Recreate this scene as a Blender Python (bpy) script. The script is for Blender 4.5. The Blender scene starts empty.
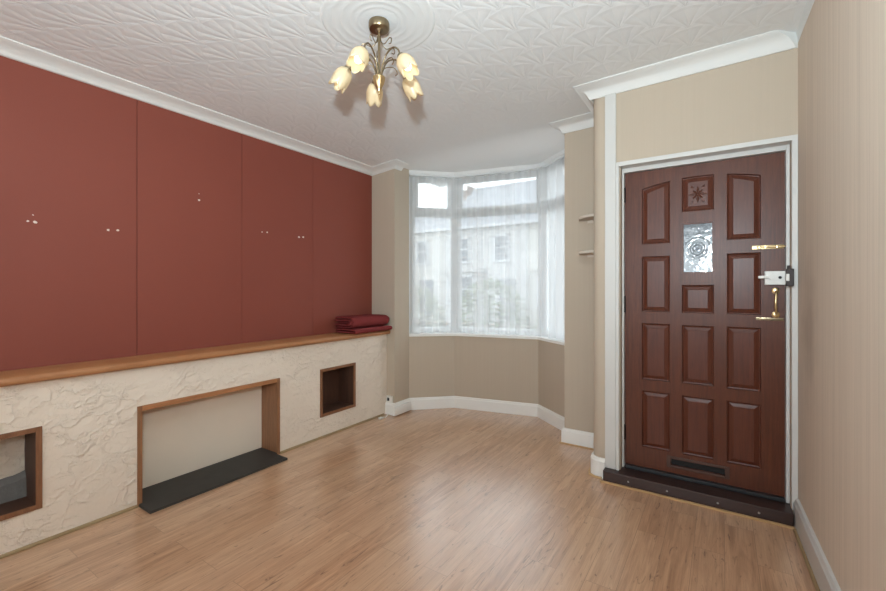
import bpy, bmesh, math, random
from mathutils import Vector, Matrix, noise
random.seed(7)
scene = bpy.context.scene
COL = scene.collection
PI = math.pi

# ------------------------------------------------------------------ helpers
def obj(name, bm, mat, parent=None, smooth=False, origin=None):
    """link a bmesh (given in world coordinates) as ONE mesh object"""
    o0 = Vector(origin) if origin is not None else (Vector(root_of(parent).location) if parent else Vector((0, 0, 0)))
    me = bpy.data.meshes.new(name)
    bmesh.ops.recalc_face_normals(bm, faces=bm.faces[:])
    bm.to_mesh(me); bm.free()
    if o0.length:
        me.transform(Matrix.Translation(-o0))
    if mat is not None:
        for m in (mat if isinstance(mat, (list, tuple)) else [mat]):
            me.materials.append(m)
    if smooth:
        for p in me.polygons: p.use_smooth = True
        try: me.set_sharp_from_angle(angle=math.radians(smooth if smooth is not True else 40))
        except Exception: pass
    o = bpy.data.objects.new(name, me); COL.objects.link(o)
    if parent: o.parent = parent
    elif o0.length: o.location = o0
    return o

def root_of(o):
    while o.parent: o = o.parent
    return o

def thing(name, label, cat, loc=(0, 0, 0), group=None):
    o = bpy.data.objects.new(name, None); COL.objects.link(o)
    o.location = loc; o.empty_display_size = .05
    return tag(o, label, cat, group)

def tag(o, label, cat, group=None):
    o['label'] = label; o['category'] = cat
    if group: o['group'] = group
    return o

def struct(o, label=None):
    o['kind'] = 'structure'
    if label: o['label'] = label
    return o

def box(bm, x0, x1, y0, y1, z0, z1, bev=0):
    b = bmesh.new()
    vs = [b.verts.new((x, y, z)) for x in (x0, x1) for y in (y0, y1) for z in (z0, z1)]
    for f in ((0, 1, 3, 2), (4, 6, 7, 5), (0, 4, 5, 1), (2, 3, 7, 6), (0, 2, 6, 4), (1, 5, 7, 3)):
        b.faces.new([vs[i] for i in f])
    if bev:
        bmesh.ops.bevel(b, geom=b.edges[:], offset=bev, segments=2, affect='EDGES', profile=.6)
    add(bm, b)
    return bm

def add(bm, b):
    me = bpy.data.meshes.new('tmp'); b.to_mesh(me); b.free(); bm.from_mesh(me); bpy.data.meshes.remove(me)

def boxes(*a, bev=0):
    bm = bmesh.new()
    for t in a: box(bm, *t, bev=bev)
    return bm

def prism(bm, pts, z0, z1):
    """vertical prism over a polygon of (x, y); z0/z1 numbers or functions of x, y"""
    f0 = z0 if callable(z0) else (lambda x, y: z0)
    f1 = z1 if callable(z1) else (lambda x, y: z1)
    lo = [bm.verts.new((x, y, f0(x, y))) for x, y in pts]
    hi = [bm.verts.new((x, y, f1(x, y))) for x, y in pts]
    n = len(pts)
    bm.faces.new(lo[::-1]); bm.faces.new(hi)
    for i in range(n):
        bm.faces.new((lo[i], lo[(i + 1) % n], hi[(i + 1) % n], hi[i]))
    return bm

def tube(bm, pts, r, seg=10, caps=True):
    pts = [Vector(p) for p in pts]; n = len(pts)
    rr = r if isinstance(r, (list, tuple)) else [r] * n
    rings = []; prev = None
    for i, p in enumerate(pts):
        t = (pts[min(i + 1, n - 1)] - pts[max(i - 1, 0)]).normalized()
        if prev is None:
            a = t.orthogonal().normalized()
        else:
            a = (prev - t * prev.dot(t))
            a = a.normalized() if a.length > 1e-6 else t.orthogonal().normalized()
        prev = a; b = t.cross(a)
        rings.append([bm.verts.new(p + (a * math.cos(2 * PI * k / seg) + b * math.sin(2 * PI * k / seg)) * rr[i]) for k in range(seg)])
    for i in range(n - 1):
        for k in range(seg):
            bm.faces.new((rings[i][k], rings[i][(k + 1) % seg], rings[i + 1][(k + 1) % seg], rings[i + 1][k]))
    if caps:
        bm.faces.new(rings[0][::-1]); bm.faces.new(rings[-1])
    return bm

def lathe(bm, prof, center=(0, 0, 0), seg=32, M=None):
    """prof: list of (r, z)"""
    c = Vector(center); rings = []
    for r, z in prof:
        if r < 1e-6:
            v = Vector((0, 0, z)); v = M @ v if M else v
            rings.append([bm.verts.new(v + c)])
        else:
            ring = []
            for k in range(seg):
                v = Vector((r * math.cos(2 * PI * k / seg), r * math.sin(2 * PI * k / seg), z)); v = M @ v if M else v
                ring.append(bm.verts.new(v + c))
            rings.append(ring)
    for a, b in zip(rings, rings[1:]):
        for k in range(seg):
            k2 = (k + 1) % seg
            if len(a) == 1 and len(b) == 1: continue
            if len(a) == 1: bm.faces.new((a[0], b[k], b[k2]))
            elif len(b) == 1: bm.faces.new((a[k], a[k2], b[0]))
            else: bm.faces.new((a[k], a[k2], b[k2], b[k]))
    return bm

def cyl(bm, p0, p1, r, seg=16): return tube(bm, [p0, p1], r, seg)

def catmull(P, n=8):
    P = [Vector(p) for p in P]; out = []
    for i in range(len(P) - 1):
        a, b, c, d = P[max(i - 1, 0)], P[i], P[i + 1], P[min(i + 2, len(P) - 1)]
        for k in range(n):
            t = k / n
            out.append(.5 * ((2 * b) + (c - a) * t + (2 * a - 5 * b + 4 * c - d) * t * t + (3 * b - a - 3 * c + d) * t ** 3))
    out.append(P[-1]); return out

def sweep(bm, path, prof, zf, side=1, close=True, cut=0):
    """prof: (d from the wall, z); path: list of (x, y) along the wall, the room on its side*left; mitred corners"""
    n = len(path); P = [Vector((p[0], p[1])) for p in path]; rings = []
    for i in range(n):
        ns = []
        for a, b in ((i - 1, i), (i, i + 1)):
            if a >= 0 and b < n:
                t = (P[b] - P[a]).normalized(); ns.append(Vector((-t.y, t.x)) * side)
        m = ns[0] if len(ns) == 1 else (ns[0] + ns[1]) / (1 + ns[0].dot(ns[1]))
        ring = []
        for d, z in prof:
            q = P[i] + m * d
            if cut and i == 0: q += (P[1] - P[0]).normalized() * d * cut      # end cut on the mitre
            ring.append(bm.verts.new((q.x, q.y, zf(q.x, q.y) + z)))
        rings.append(ring)
    k = len(prof)
    for a, b in zip(rings, rings[1:]):
        for j in range(k if close else k - 1):
            bm.faces.new((a[j], a[(j + 1) % k], b[(j + 1) % k], b[j]))
    bm.faces.new(rings[0]); bm.faces.new(rings[-1][::-1])
    return bm

# ------------------------------------------------------------------ materials
class NT:
    def __init__(s, name):
        s.m = bpy.data.materials.new(name); s.m.use_nodes = True
        s.t = s.m.node_tree; s.n = s.t.nodes; s.l = s.t.links
        s.n.clear(); s.out = s.n.new('ShaderNodeOutputMaterial')
    def node(s, typ, **kw):
        x = s.n.new(typ)
        for k, v in kw.items():
            if hasattr(x, k): setattr(x, k, v)
        return x
    def link(s, a, b): s.l.new(a, b)
    def put(s, sock, v):
        if isinstance(v, bpy.types.NodeSocket): s.l.new(v, sock)
        else: sock.default_value = v
    def math(s, op, a, b=None, c=None, clamp=False):
        x = s.n.new('ShaderNodeMath'); x.operation = op; x.use_clamp = clamp
        s.put(x.inputs[0], a)
        if b is not None: s.put(x.inputs[1], b)
        if c is not None: s.put(x.inputs[2], c)
        return x.outputs[0]
    def coords(s):
        g = s.n.new('ShaderNodeNewGeometry'); return g.outputs['Position']
    def ocoords(s):
        g = s.n.new('ShaderNodeTexCoord'); return g.outputs['Object']
    def sep(s, v):
        x = s.n.new('ShaderNodeSeparateXYZ'); s.l.new(v, x.inputs[0]); return x.outputs
    def comb(s, a, b, c):
        x = s.n.new('ShaderNodeCombineXYZ')
        for i, v in enumerate((a, b, c)): s.put(x.inputs[i], v)
        return x.outputs[0]
    def mapv(s, v, scale=(1, 1, 1), rot=(0, 0, 0), loc=(0, 0, 0)):
        x = s.n.new('ShaderNodeMapping'); s.l.new(v, x.inputs[0])
        x.inputs['Scale'].default_value = scale; x.inputs['Rotation'].default_value = rot; x.inputs['Location'].default_value = loc
        return x.outputs[0]
    def noise(s, v, scale, detail=3, rough=.5, dist=0):
        x = s.n.new('ShaderNodeTexNoise'); s.l.new(v, x.inputs['Vector'])
        x.inputs['Scale'].default_value = scale; x.inputs['Detail'].default_value = detail
        x.inputs['Roughness'].default_value = rough; x.inputs['Distortion'].default_value = dist
        return x.outputs[0]
    def ramp(s, f, stops):
        x = s.n.new('ShaderNodeValToRGB'); s.l.new(f, x.inputs[0]); e = x.color_ramp.elements
        while len(e) < len(stops): e.new(.5)
        for i, (p, c) in enumerate(stops):
            e[i].position = p; e[i].color = (c, c, c, 1) if isinstance(c, (int, float)) else (*c, 1)
        return x.outputs[0]
    def mix(s, f, a, b, mode='MIX'):
        x = s.n.new('ShaderNodeMix'); x.data_type = 'RGBA'; x.blend_type = mode
        s.put(x.inputs[0], f)
        for i, v in ((6, a), (7, b)):
            s.put(x.inputs[i], v if isinstance(v, bpy.types.NodeSocket) else (*v, 1))
        return x.outputs[2]
    def bump(s, h, strength=.5, dist=.01, normal=None):
        x = s.n.new('ShaderNodeBump'); s.l.new(h, x.inputs['Height'])
        x.inputs['Strength'].default_value = strength; x.inputs['Distance'].default_value = dist
        if normal is not None: s.l.new(normal, x.inputs['Normal'])
        return x.outputs[0]
    def bsdf(s, color, rough=.5, normal=None, metal=0, spec=.5, coat=0, sheen=0, coat_rough=.15, coat_ior=1.5):
        b = s.n.new('ShaderNodeBsdfPrincipled')
        s.put(b.inputs['Base Color'], color if isinstance(color, bpy.types.NodeSocket) else (*color, 1))
        s.put(b.inputs['Roughness'], rough); s.put(b.inputs['Metallic'], metal)
        s.put(b.inputs['Specular IOR Level'], spec)
        if coat: b.inputs['Coat Weight'].default_value = coat; b.inputs['Coat Roughness'].default_value = coat_rough; b.inputs['Coat IOR'].default_value = coat_ior
        if sheen: b.inputs['Sheen Weight'].default_value = sheen
        if normal is not None: s.l.new(normal, b.inputs['Normal'])
        return b.outputs[0]
    def done(s, sh): s.l.new(sh, s.out.inputs['Surface']); return s.m

def srgb(r, g, b, k=1.0):
    def f(c):
        c /= 255.
        return (c / 12.92 if c <= .04045 else ((c + .055) / 1.055) ** 2.4) * k
    return (f(r), f(g), f(b))

def plain(name, col, rough=.5, metal=0, spec=.5, nscale=25, amount=.12, bump=0.0, coat=0):
    """a single tone with a faint procedural variation"""
    t = NT(name); v = t.coords()
    n = t.noise(v, nscale, 4)
    c = t.mix(n, tuple(x * (1 - amount) for x in col), tuple(min(1, x * (1 + amount)) for x in col))
    nm = t.bump(t.noise(v, nscale * 4, 3), bump, .003) if bump else None
    return t.done(t.bsdf(c, rough, nm, metal, spec, coat))

def wallpaper_mat(name, base, stripe):
    t = NT(name); v = t.coords()
    fine = t.noise(t.mapv(v, (170, 170, 1.6)), 1, 3, .6)
    broad = t.noise(t.mapv(v, (38, 38, .5)), 1, 2, .5)
    cloud = t.noise(v, 2.2, 3)
    k = t.math('ADD', t.math('MULTIPLY', fine, .65), t.math('MULTIPLY', broad, .45))
    c = t.mix(t.ramp(k, [(.35, 0), (.75, 1)]), tuple(x * (1 - stripe) for x in base), tuple(x * (1 + stripe) for x in base))
    c = t.mix(t.math('MULTIPLY', cloud, .12), c, tuple(x * .86 for x in base))
    return t, v, c, t.bump(k, .12, .002)

BEIGE = (.490, .412, .324)
t, v, c, nm = wallpaper_mat('beige_wallpaper', BEIGE, .022)
M_wall = t.done(t.bsdf(c, .75, nm, spec=.25))
t, v, c, nm = wallpaper_mat('beige_wallpaper_lined', (.67, .57, .465), .10)
# a worn hand-height smudge beside the door, a real dirt mark of its own shape
p = t.sep(v)
d = t.math('SQRT', t.math('ADD', t.math('POWER', t.math('MULTIPLY', t.math('SUBTRACT', p[1], 2.68), 5.0), 2.0),
                          t.math('POWER', t.math('MULTIPLY', t.math('SUBTRACT', p[2], 1.08), 2.2), 2.0)))
d = t.math('ADD', d, t.math('MULTIPLY', t.math('SUBTRACT', t.noise(v, 6, 4), .5), 1.3))
c = t.mix(t.ramp(d, [(.15, .30), (.95, 0)]), c, (.20, .16, .13))
M_wall_lined = t.done(t.bsdf(c, .7, nm, spec=.3))

WHITE = srgb(203, 202, 198)
M_white = plain('white_gloss_paint', WHITE, .38, spec=.4, nscale=9, amount=.03, bump=.03)
M_base = plain('white_skirting_paint', srgb(232, 231, 227), .4, spec=.4, nscale=9, amount=.03, bump=.03)
M_cornice = plain('cornice_paint', srgb(222, 223, 220), .7, spec=.2, nscale=6, amount=.02)
M_upvc = plain('white_upvc', srgb(222, 225, 226), .32, nscale=6, amount=.02)
M_plastic = plain('white_plastic', srgb(224, 222, 216), .35, nscale=30, amount=.03)
M_dark = plain('dark_gap', (.006, .005, .005), .7, nscale=40)
M_black = plain('black_rubber', (.012, .013, .015), .45, nscale=60, amount=.3)

# red panel cloth
t = NT('dark_red_panel'); v = t.coords()
big = t.noise(v, 1.3, 3); fine = t.noise(v, 180, 2)
c = t.mix(big, (.222, .054, .036), (.265, .068, .044))
c = t.mix(t.math('MULTIPLY', fine, .25), c, (.17, .045, .032))
M_red = t.done(t.bsdf(c, .62, t.bump(fine, .15, .002), spec=.35))
M_filler = plain('filler_white', srgb(225, 215, 205), .8, nscale=200)

# rough trowelled plaster
t = NT('trowelled_plaster'); v = t.coords()
w = t.noise(t.mapv(v, (1, 1, 1.3)), 5, 3, .55, 1.0)
lay = t.n.new('ShaderNodeTexVoronoi'); lay.feature = 'DISTANCE_TO_EDGE'; lay.inputs['Scale'].default_value = 7
dv = t.n.new('ShaderNodeTexNoise'); t.link(v, dv.inputs['Vector']); dv.inputs['Scale'].default_value = 7; dv.inputs['Detail'].default_value = 4
add_ = t.n.new('ShaderNodeVectorMath'); add_.operation = 'MULTIPLY_ADD'
t.link(dv.outputs[1], add_.inputs[0]); add_.inputs[1].default_value = (.35, .35, .35); t.link(t.mapv(v, (1, 1.0, 1.6), (0.5, 0, 0)), add_.inputs[2])
t.link(add_.outputs[0], lay.inputs['Vector'])
ridge = t.ramp(lay.outputs[0], [(0, 1), (.05, .45), (.16, 0)])
flk = t.ramp(t.noise(t.mapv(v, (1, 16, 30), (.6, 0, 0)), 1.0, 4, .6, .6), [(.52, 0), (.66, 1)])
msk = t.ramp(t.noise(v, 4.2, 2), [(.36, .15), (.55, 1)])
h = t.math('ADD', t.math('MULTIPLY', w, .8), t.math('ADD', t.math('MULTIPLY', t.math('MULTIPLY', ridge, msk), .35), t.math('MULTIPLY', t.math('MULTIPLY', flk, msk), .35)))
h = t.math('ADD', h, t.math('MULTIPLY', t.noise(v, 40, 4), .18))
c = t.mix(t.noise(v, 2.5, 3), srgb(222, 210, 195), srgb(233, 222, 208))
M_plaster = t.done(t.bsdf(c, .8, t.bump(h, .8, .014), spec=.2))

M_plaster_smooth = plain('smooth_plaster', srgb(232, 219, 202), .8, spec=.2, nscale=3, amount=.06, bump=.12)
# woods
def wood_mat(name, c1, c2, along=(1, 14, 14), rough=.4, spec=.5, coat=0):
    t = NT(name); v = t.coords()
    g = t.noise(t.mapv(v, along), 4.5, 5, .6, .6)
    g2 = t.noise(t.mapv(v, tuple(a * 6 for a in along)), 4.5, 3, .6)
    c = t.mix(t.ramp(g, [(.3, 0), (.7, 1)]), c1, c2)
    c = t.mix(t.math('MULTIPLY', t.ramp(g2, [(.45, 0), (.7, 1)]), .3), c, tuple(x * .6 for x in c1))
    return t.done(t.bsdf(c, rough, t.bump(g2, .06, .002), spec=spec, coat=coat))
M_oak_y = wood_mat('varnished_oak', srgb(158, 106, 68), srgb(184, 130, 88), (14, 1, 14), .42)
M_oak_z = wood_mat('varnished_oak_upright', srgb(130, 90, 62), srgb(152, 108, 76), (14, 14, 1), .42)
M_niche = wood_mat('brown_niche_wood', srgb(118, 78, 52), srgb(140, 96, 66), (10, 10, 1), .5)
M_niche_shade = wood_mat('shaded_niche_board', srgb(70, 45, 34), srgb(84, 56, 42), (10, 10, 1), .55)  # niche wood darkened: shade of the recess put into the colour
M_batten = wood_mat('pale_batten', srgb(176, 140, 98), srgb(196, 162, 118), (1, 14, 14), .6)
M_bead = wood_mat('floor_bead', srgb(140, 118, 84), srgb(164, 140, 104), (14, 1, 14), .6)
M_door = wood_mat('mahogany_stain', srgb(78, 40, 26), srgb(98, 53, 34), (18, 18, 1), .38, .32)
M_door_h = wood_mat('mahogany_stain_field', srgb(78, 39, 26), srgb(98, 51, 34), (18, 18, 1), .36, .34)
M_sill = wood_mat('dark_threshold_wood', srgb(42, 22, 16), srgb(56, 30, 22), (1, 14, 14), .38)
M_slate = plain('black_slate', (.036, .033, .030), .6, nscale=14, amount=.3, bump=.15)

# laminate floor, boards running to the window
t = NT('oak_laminate'); v = t.coords(); p = t.sep(v)
br = t.n.new('ShaderNodeTexBrick'); br.offset = .37; br.offset_frequency = 2; br.squash = 1
t.link(t.comb(t.math('ADD', p[1], 9.3), t.math('ADD', p[0], 7.03), 0.0), br.inputs['Vector'])
br.inputs['Scale'].default_value = 1; br.inputs['Brick Width'].default_value = .86; br.inputs['Row Height'].default_value = .128
br.inputs['Mortar Size'].default_value = .0012; br.inputs['Mortar Smooth'].default_value = .4; br.inputs['Bias'].default_value = 0
br.inputs['Color1'].default_value = (0, 0, 0, 1); br.inputs['Color2'].default_value = (1, 1, 1, 1); br.inputs['Mortar'].default_value = (.5, .5, .5, 1)
tone = br.outputs['Color']
sh = t.n.new('ShaderNodeVectorMath'); sh.operation = 'MULTIPLY_ADD'
t.link(tone, sh.inputs[0]); sh.inputs[1].default_value = (13, 7, 5); t.link(v, sh.inputs[2])
gv = sh.outputs[0]
g1 = t.noise(t.mapv(gv, (9, .8, 1)), 2.2, 6, .62, 1.4)
g2 = t.noise(t.mapv(gv, (95, 2.4, 1)), 2.0, 4, .6, .3)
g3 = t.noise(t.mapv(gv, (15, 2.6, 1)), 2.0, 4, .6, 2.2)
c = t.mix(t.ramp(g1, [(.3, 0), (.68, 1)]), srgb(158, 114, 82), srgb(210, 166, 130))
c = t.mix(t.math('MULTIPLY', tone, .55), c, srgb(210, 172, 138))
c = t.mix(t.math('MULTIPLY', t.ramp(g2, [(.45, 0), (.72, 1)]), .32), c, srgb(110, 74, 50))
c = t.mix(t.math('MULTIPLY', t.ramp(g3, [(.60, 0), (.70, 1)]), .7), c, srgb(96, 62, 42))
c = t.mix(t.math('MULTIPLY', br.outputs['Fac'], .5), c, srgb(80, 54, 38))
rg = t.math('ADD', .26, t.math('MULTIPLY', t.noise(v, 7, 4), .18))
hh = t.math('SUBTRACT', t.math('MULTIPLY', g2, .12), br.outputs['Fac'])
M_floor = t.done(t.bsdf(c, rg, t.bump(hh, .08, .002), spec=.7, coat=1.0, coat_rough=.25, coat_ior=1.75))

# embossed fan paper on the ceiling: overlapping scales with pleats running from each fan's foot
t = NT('embossed_fan_paper'); v = t.coords(); p = t.sep(v)
PW, Q = .305, .101; R = PW / 2
wob = t.math('MULTIPLY', t.math('SUBTRACT', t.noise(v, 5, 2), .5), .03)
X = t.math('ADD', p[0], wob); Y = t.math('ADD', p[1], wob)
def scale_set(offx, offy):
    dx = t.math('MULTIPLY', t.math('SUBTRACT', t.math('FRACT', t.math('ADD', t.math('DIVIDE', t.math('ADD', X, offx), PW), 100.5)), .5), PW)
    s = t.math('SQRT', t.math('MAXIMUM', t.math('SUBTRACT', R * R, t.math('MULTIPLY', dx, dx)), 0.0))
    yc = t.math('ADD', t.math('MULTIPLY', t.math('FLOOR', t.math('DIVIDE', t.math('SUBTRACT', t.math('ADD', Y, s), offy), 2 * Q)), 2 * Q), offy)
    dy = t.math('SUBTRACT', Y, yc)                # negative: towards the arc
    ok = t.math('GREATER_THAN', t.math('ADD', s, .0001), t.math('ABSOLUTE', dy))
    return dx, dy, yc, ok
dxA, dyA, ycA, okA = scale_set(0, 0); dxB, dyB, ycB, okB = scale_set(PW / 2, Q)
kA = t.math('ADD', ycA, t.math('MULTIPLY', t.math('SUBTRACT', okA, 1.0), 50.0))
kB = t.math('ADD', ycB, t.math('MULTIPLY', t.math('SUBTRACT', okB, 1.0), 50.0))
useB = t.math('GREATER_THAN', kB, kA)
def sel(a, b): return t.math('ADD', a, t.math('MULTIPLY', useB, t.math('SUBTRACT', b, a)))
dx, dy = sel(dxA, dxB), sel(dyA, dyB)
dyf = t.math('SUBTRACT', dy, .055)
ang = t.math('ARCTAN2', dx, t.math('MULTIPLY', dyf, -1.0))
rad = t.math('SQRT', t.math('ADD', t.math('MULTIPLY', dx, dx), t.math('MULTIPLY', dy, dy)))
rn = t.math('DIVIDE', rad, R)
pl = t.math('MULTIPLY', t.math('ABSOLUTE', t.math('SINE', t.math('MULTIPLY', ang, 8.5))), .75)
edge = t.ramp(rn, [(.78, 0), (.93, 1), (1.0, .2)])
hh = t.math('ADD', pl, t.math('ADD', t.math('MULTIPLY', edge, .4), t.math('MULTIPLY', rn, .2)))
hh = t.math('ADD', hh, t.math('MULTIPLY', t.noise(v, 60, 4), .25))
# plain round the rose and in the bay, where the paper is smooth
rr = t.math('SQRT', t.math('ADD', t.math('POWER', t.math('ADD', p[0], 1.44), 2.0), t.math('POWER', t.math('SUBTRACT', p[1], 1.585), 2.0)))
keep = t.math('MULTIPLY', t.ramp(t.math('MULTIPLY', rr, 1.0), [(.27, 0), (.31, 1)]),
              t.ramp(t.math('DIVIDE', p[1], 5.0), [(.56, 1), (.66, .12)]))
hh = t.math('MULTIPLY', hh, keep)
c = t.mix(t.math('MULTIPLY', t.noise(v, 3, 3), .4), srgb(228, 230, 230), srgb(220, 222, 221))
M_ceil = t.done(t.bsdf(c, .6, t.bump(hh, .30, .007), spec=.25))
M_rose = plain('rose_paint', srgb(224, 226, 225), .6, spec=.25, nscale=8, amount=.02)

# metals
M_brass = plain('aged_brass', srgb(206, 180, 136), .28, 1.0, nscale=60, amount=.15)
M_antique = plain('antique_brass', srgb(150, 134, 108), .30, 1.0, nscale=60, amount=.12)
M_steel = plain('screw_steel', srgb(170, 168, 165), .35, 1.0, nscale=90)
M_hinge = plain('dark_hinge', (.03, .022, .02), .45, .6, nscale=60)

# net curtain
t = NT('white_net'); v = t.coords()
tc = t.n.new('ShaderNodeUVMap'); uv = t.sep(tc.outputs[0])
dens = t.noise(t.comb(t.math('MULTIPLY', uv[0], 11.0), t.math('MULTIPLY', uv[1], .18), 0.0), 1.0, 3, .55)
weave = t.noise(t.comb(t.math('MULTIPLY', uv[0], 260.0), t.math('MULTIPLY', uv[1], 1.2), 0.0), 1.0, 2, .5)
bunch = t.ramp(t.math('DIVIDE', uv[0], 2.0), [(.0, .22), (.06, 0), (.76, 0), (.84, .34)])
op = t.math('ADD', t.math('ADD', bunch, t.ramp(dens, [(.32, .50), (.52, .64), (.70, .86)])), t.math('MULTIPLY', t.math('SUBTRACT', weave, .5), .03), clamp=True)
dif = t.n.new('ShaderNodeBsdfDiffuse'); dif.inputs[0].default_value = (.74, .745, .745, 1)
trl = t.n.new('ShaderNodeBsdfTranslucent'); trl.inputs[0].default_value = (.74, .745, .745, 1)
m1 = t.n.new('ShaderNodeMixShader'); m1.inputs[0].default_value = .5; t.link(dif.outputs[0], m1.inputs[1]); t.link(trl.outputs[0], m1.inputs[2])
tr = t.n.new('ShaderNodeBsdfTransparent')
m2 = t.n.new('ShaderNodeMixShader'); t.link(op, m2.inputs[0]); t.link(tr.outputs[0], m2.inputs[1]); t.link(m1.outputs[0], m2.inputs[2])
M_net = t.done(m2.outputs[0])

# clear pane
t = NT('clear_glass')
tr = t.n.new('ShaderNodeBsdfTransparent'); tr.inputs[0].default_value = (.96, .98, .98, 1)
gl = t.n.new('ShaderNodeBsdfGlossy'); gl.inputs['Roughness'].default_value = .02
m = t.n.new('ShaderNodeMixShader'); m.inputs[0].default_value = .06
t.link(tr.outputs[0], m.inputs[1]); t.link(gl.outputs[0], m.inputs[2]); M_glass = t.done(m.outputs[0])
# figured door pane
t = NT('figured_glass'); v = t.coords(); p = t.sep(v)
rr = t.math('SQRT', t.math('ADD', t.math('POWER', t.math('ADD', p[0], .127), 2.0), t.math('POWER', t.math('SUBTRACT', p[2], 1.525), 2.0)))
rings = t.math('SINE', t.math('MULTIPLY', t.math('ADD', rr, t.math('MULTIPLY', t.noise(v, 14, 2), .02)), 190.0))
hg = t.math('ADD', t.math('MULTIPLY', rings, t.ramp(t.math('MULTIPLY', rr, 8.0), [(.15, 1), (.65, 0)])), t.noise(v, 30, 4))
nm = t.bump(hg, .4, .005)
tr = t.n.new('ShaderNodeBsdfRefraction'); tr.inputs['Roughness'].default_value = .12; tr.inputs['IOR'].default_value = 1.15; tr.inputs[0].default_value = (.62, .66, .68, 1); t.link(nm, tr.inputs['Normal'])
tl = t.n.new('ShaderNodeBsdfTranslucent'); tl.inputs[0].default_value = (.34, .37, .39, 1); t.link(nm, tl.inputs['Normal'])
gl = t.n.new('ShaderNodeBsdfGlossy'); gl.inputs['Roughness'].default_value = .08; t.link(nm, gl.inputs['Normal'])
m1 = t.n.new('ShaderNodeMixShader'); m1.inputs[0].default_value = .45; t.link(tr.outputs[0], m1.inputs[1]); t.link(tl.outputs[0], m1.inputs[2])
m2 = t.n.new('ShaderNodeMixShader'); m2.inputs[0].default_value = .10; t.link(m1.outputs[0], m2.inputs[1]); t.link(gl.outputs[0], m2.inputs[2])
M_figured = t.done(m2.outputs[0])
# opal lamp shade
t = NT('cream_lamp_glass'); v = t.coords()
cc = t.mix(t.noise(v, 30, 3), srgb(224, 206, 168), srgb(232, 216, 182))
df = t.n.new('ShaderNodeBsdfPrincipled'); t.link(cc, df.inputs['Base Color']); df.inputs['Roughness'].default_value = .3
tl = t.n.new('ShaderNodeBsdfTranslucent'); t.link(cc, tl.inputs[0])
m = t.n.new('ShaderNodeMixShader'); m.inputs[0].default_value = .28; t.link(df.outputs[0], m.inputs[1]); t.link(tl.outputs[0], m.inputs[2])
M_shade = t.done(m.outputs[0])
t = NT('lit_bulb'); e = t.n.new('ShaderNodeEmission'); e.inputs[0].default_value = (1, .90, .72, 1); e.inputs[1].default_value = 3.2
M_bulb = t.done(e.outputs[0])

# blanket
t = NT('wine_fleece'); v = t.coords()
n1 = t.noise(v, 160, 3); n2 = t.noise(v, 9, 3)
c = t.mix(n2, (.185, .030, .030), (.250, .046, .044)); c = t.mix(t.math('MULTIPLY', n1, .35), c, (.10, .014, .018))
M_fleece = t.done(t.bsdf(c, .9, t.bump(n1, .5, .004), spec=.12))
# outdoors
M_render = plain('cream_render', srgb(186,184,178), .85, nscale=3, amount=.05)
M_render2 = plain('grey_render', srgb(176,175,173), .85, nscale=3, amount=.05)
M_hframe = plain('house_window_frame', srgb(186, 188, 190), .5, nscale=6)
M_roof = plain('grey_slate_roof', srgb(140,142,146), .7, nscale=8, amount=.2)
M_winglass = plain('house_window_glass', srgb(96,100,106), .12, nscale=2, amount=.2)
M_brick = plain('garden_brick', srgb(130,112,102), .85, nscale=14, amount=.2)
M_road = plain('asphalt', srgb(96,96,98), .9, nscale=30, amount=.15)
M_pave = plain('paving', srgb(126,124,120), .9, nscale=6, amount=.1)
M_leaf = plain('hedge_leaf', srgb(112,122,92), .6, nscale=9, amount=.35)
M_leaf2 = plain('shrub_leaf', srgb(122,128,102), .6, nscale=9, amount=.35)
M_bark = plain('bark', srgb(90,84,78), .9, nscale=20, amount=.2)
M_fdoor = plain('house_door_paint', srgb(110,114,120), .5, nscale=6)

# ------------------------------------------------------------------ room dimensions (m); X along the door wall, Y to the window
XL, XR0 = -3.05, -2.85            # panelled wall / plastered lower wall
YB = -2.3                         # rear wall
YW = 2.965                        # wall around the door
YP = 3.45                         # pier beside the bay
YFL = 3.25                        # short front wall at the far left
def xright(y): return .344 + .036 * (2.95 - y)
def ceil0(x, y): return 2.672 - .0145 * (.3 - x) ** 2 - .003 * (y - .5)
def sstep(t): t = max(0, min(1, t)); return t * t * (3 - 2 * t)
def ceil(x, y):
    yl = YFL + (x + 2.744) / 1.654 * (YP - YFL)
    z = ceil0(x, y)
    return z + (2.522 - z) * sstep((y - yl + .05) / .42) if y > yl - .05 else z
A, B, C, D = (-2.744, 3.485), (-2.395, 3.825), (-1.525, 4.015), (-1.085, 3.662)
BAY = [A, B, C, D]

# floor
bm = bmesh.new()
prism(bm, [(XL - .25, YB - .2), (.75, YB - .2), (.75, 3.3), (-.7, 3.3), (-.7, 3.6), (-1.05, 3.8), (-1.5, 4.15), (-2.45, 3.95), (-2.9, 3.5), (XL - .25, 3.5)], -.12, 0)
struct(obj('floor', bm, M_floor))
# ceiling (old and slightly sagging)
bm = bmesh.new(); vv = {}
xs = [XL - .2 + i * .05 for i in range(int((.75 - XL + .2) / .05) + 1)]; ys = [YB - .2 + j * .05 for j in range(int((4.3 - YB + .2) / .05) + 1)]
def cv(i, j):
    if (i, j) not in vv: vv[i, j] = bm.verts.new((xs[i], ys[j], ceil(xs[i], ys[j])))
    return vv[i, j]
for i in range(len(xs) - 1):
    for j in range(len(ys) - 1):
        xm, ym = xs[i], ys[j]
        if ym > 3.5 and not (-2.95 < xm < -.95): continue
        bm.faces.new((cv(i, j), cv(i + 1, j), cv(i + 1, j + 1), cv(i, j + 1)))
r = bmesh.ops.extrude_face_region(bm, geom=bm.faces[:])
bmesh.ops.translate(bm, verts=[g for g in r['geom'] if isinstance(g, bmesh.types.BMVert)], vec=(0, 0, .15))
struct(obj('ceiling', bm, M_ceil, smooth=True))

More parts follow.
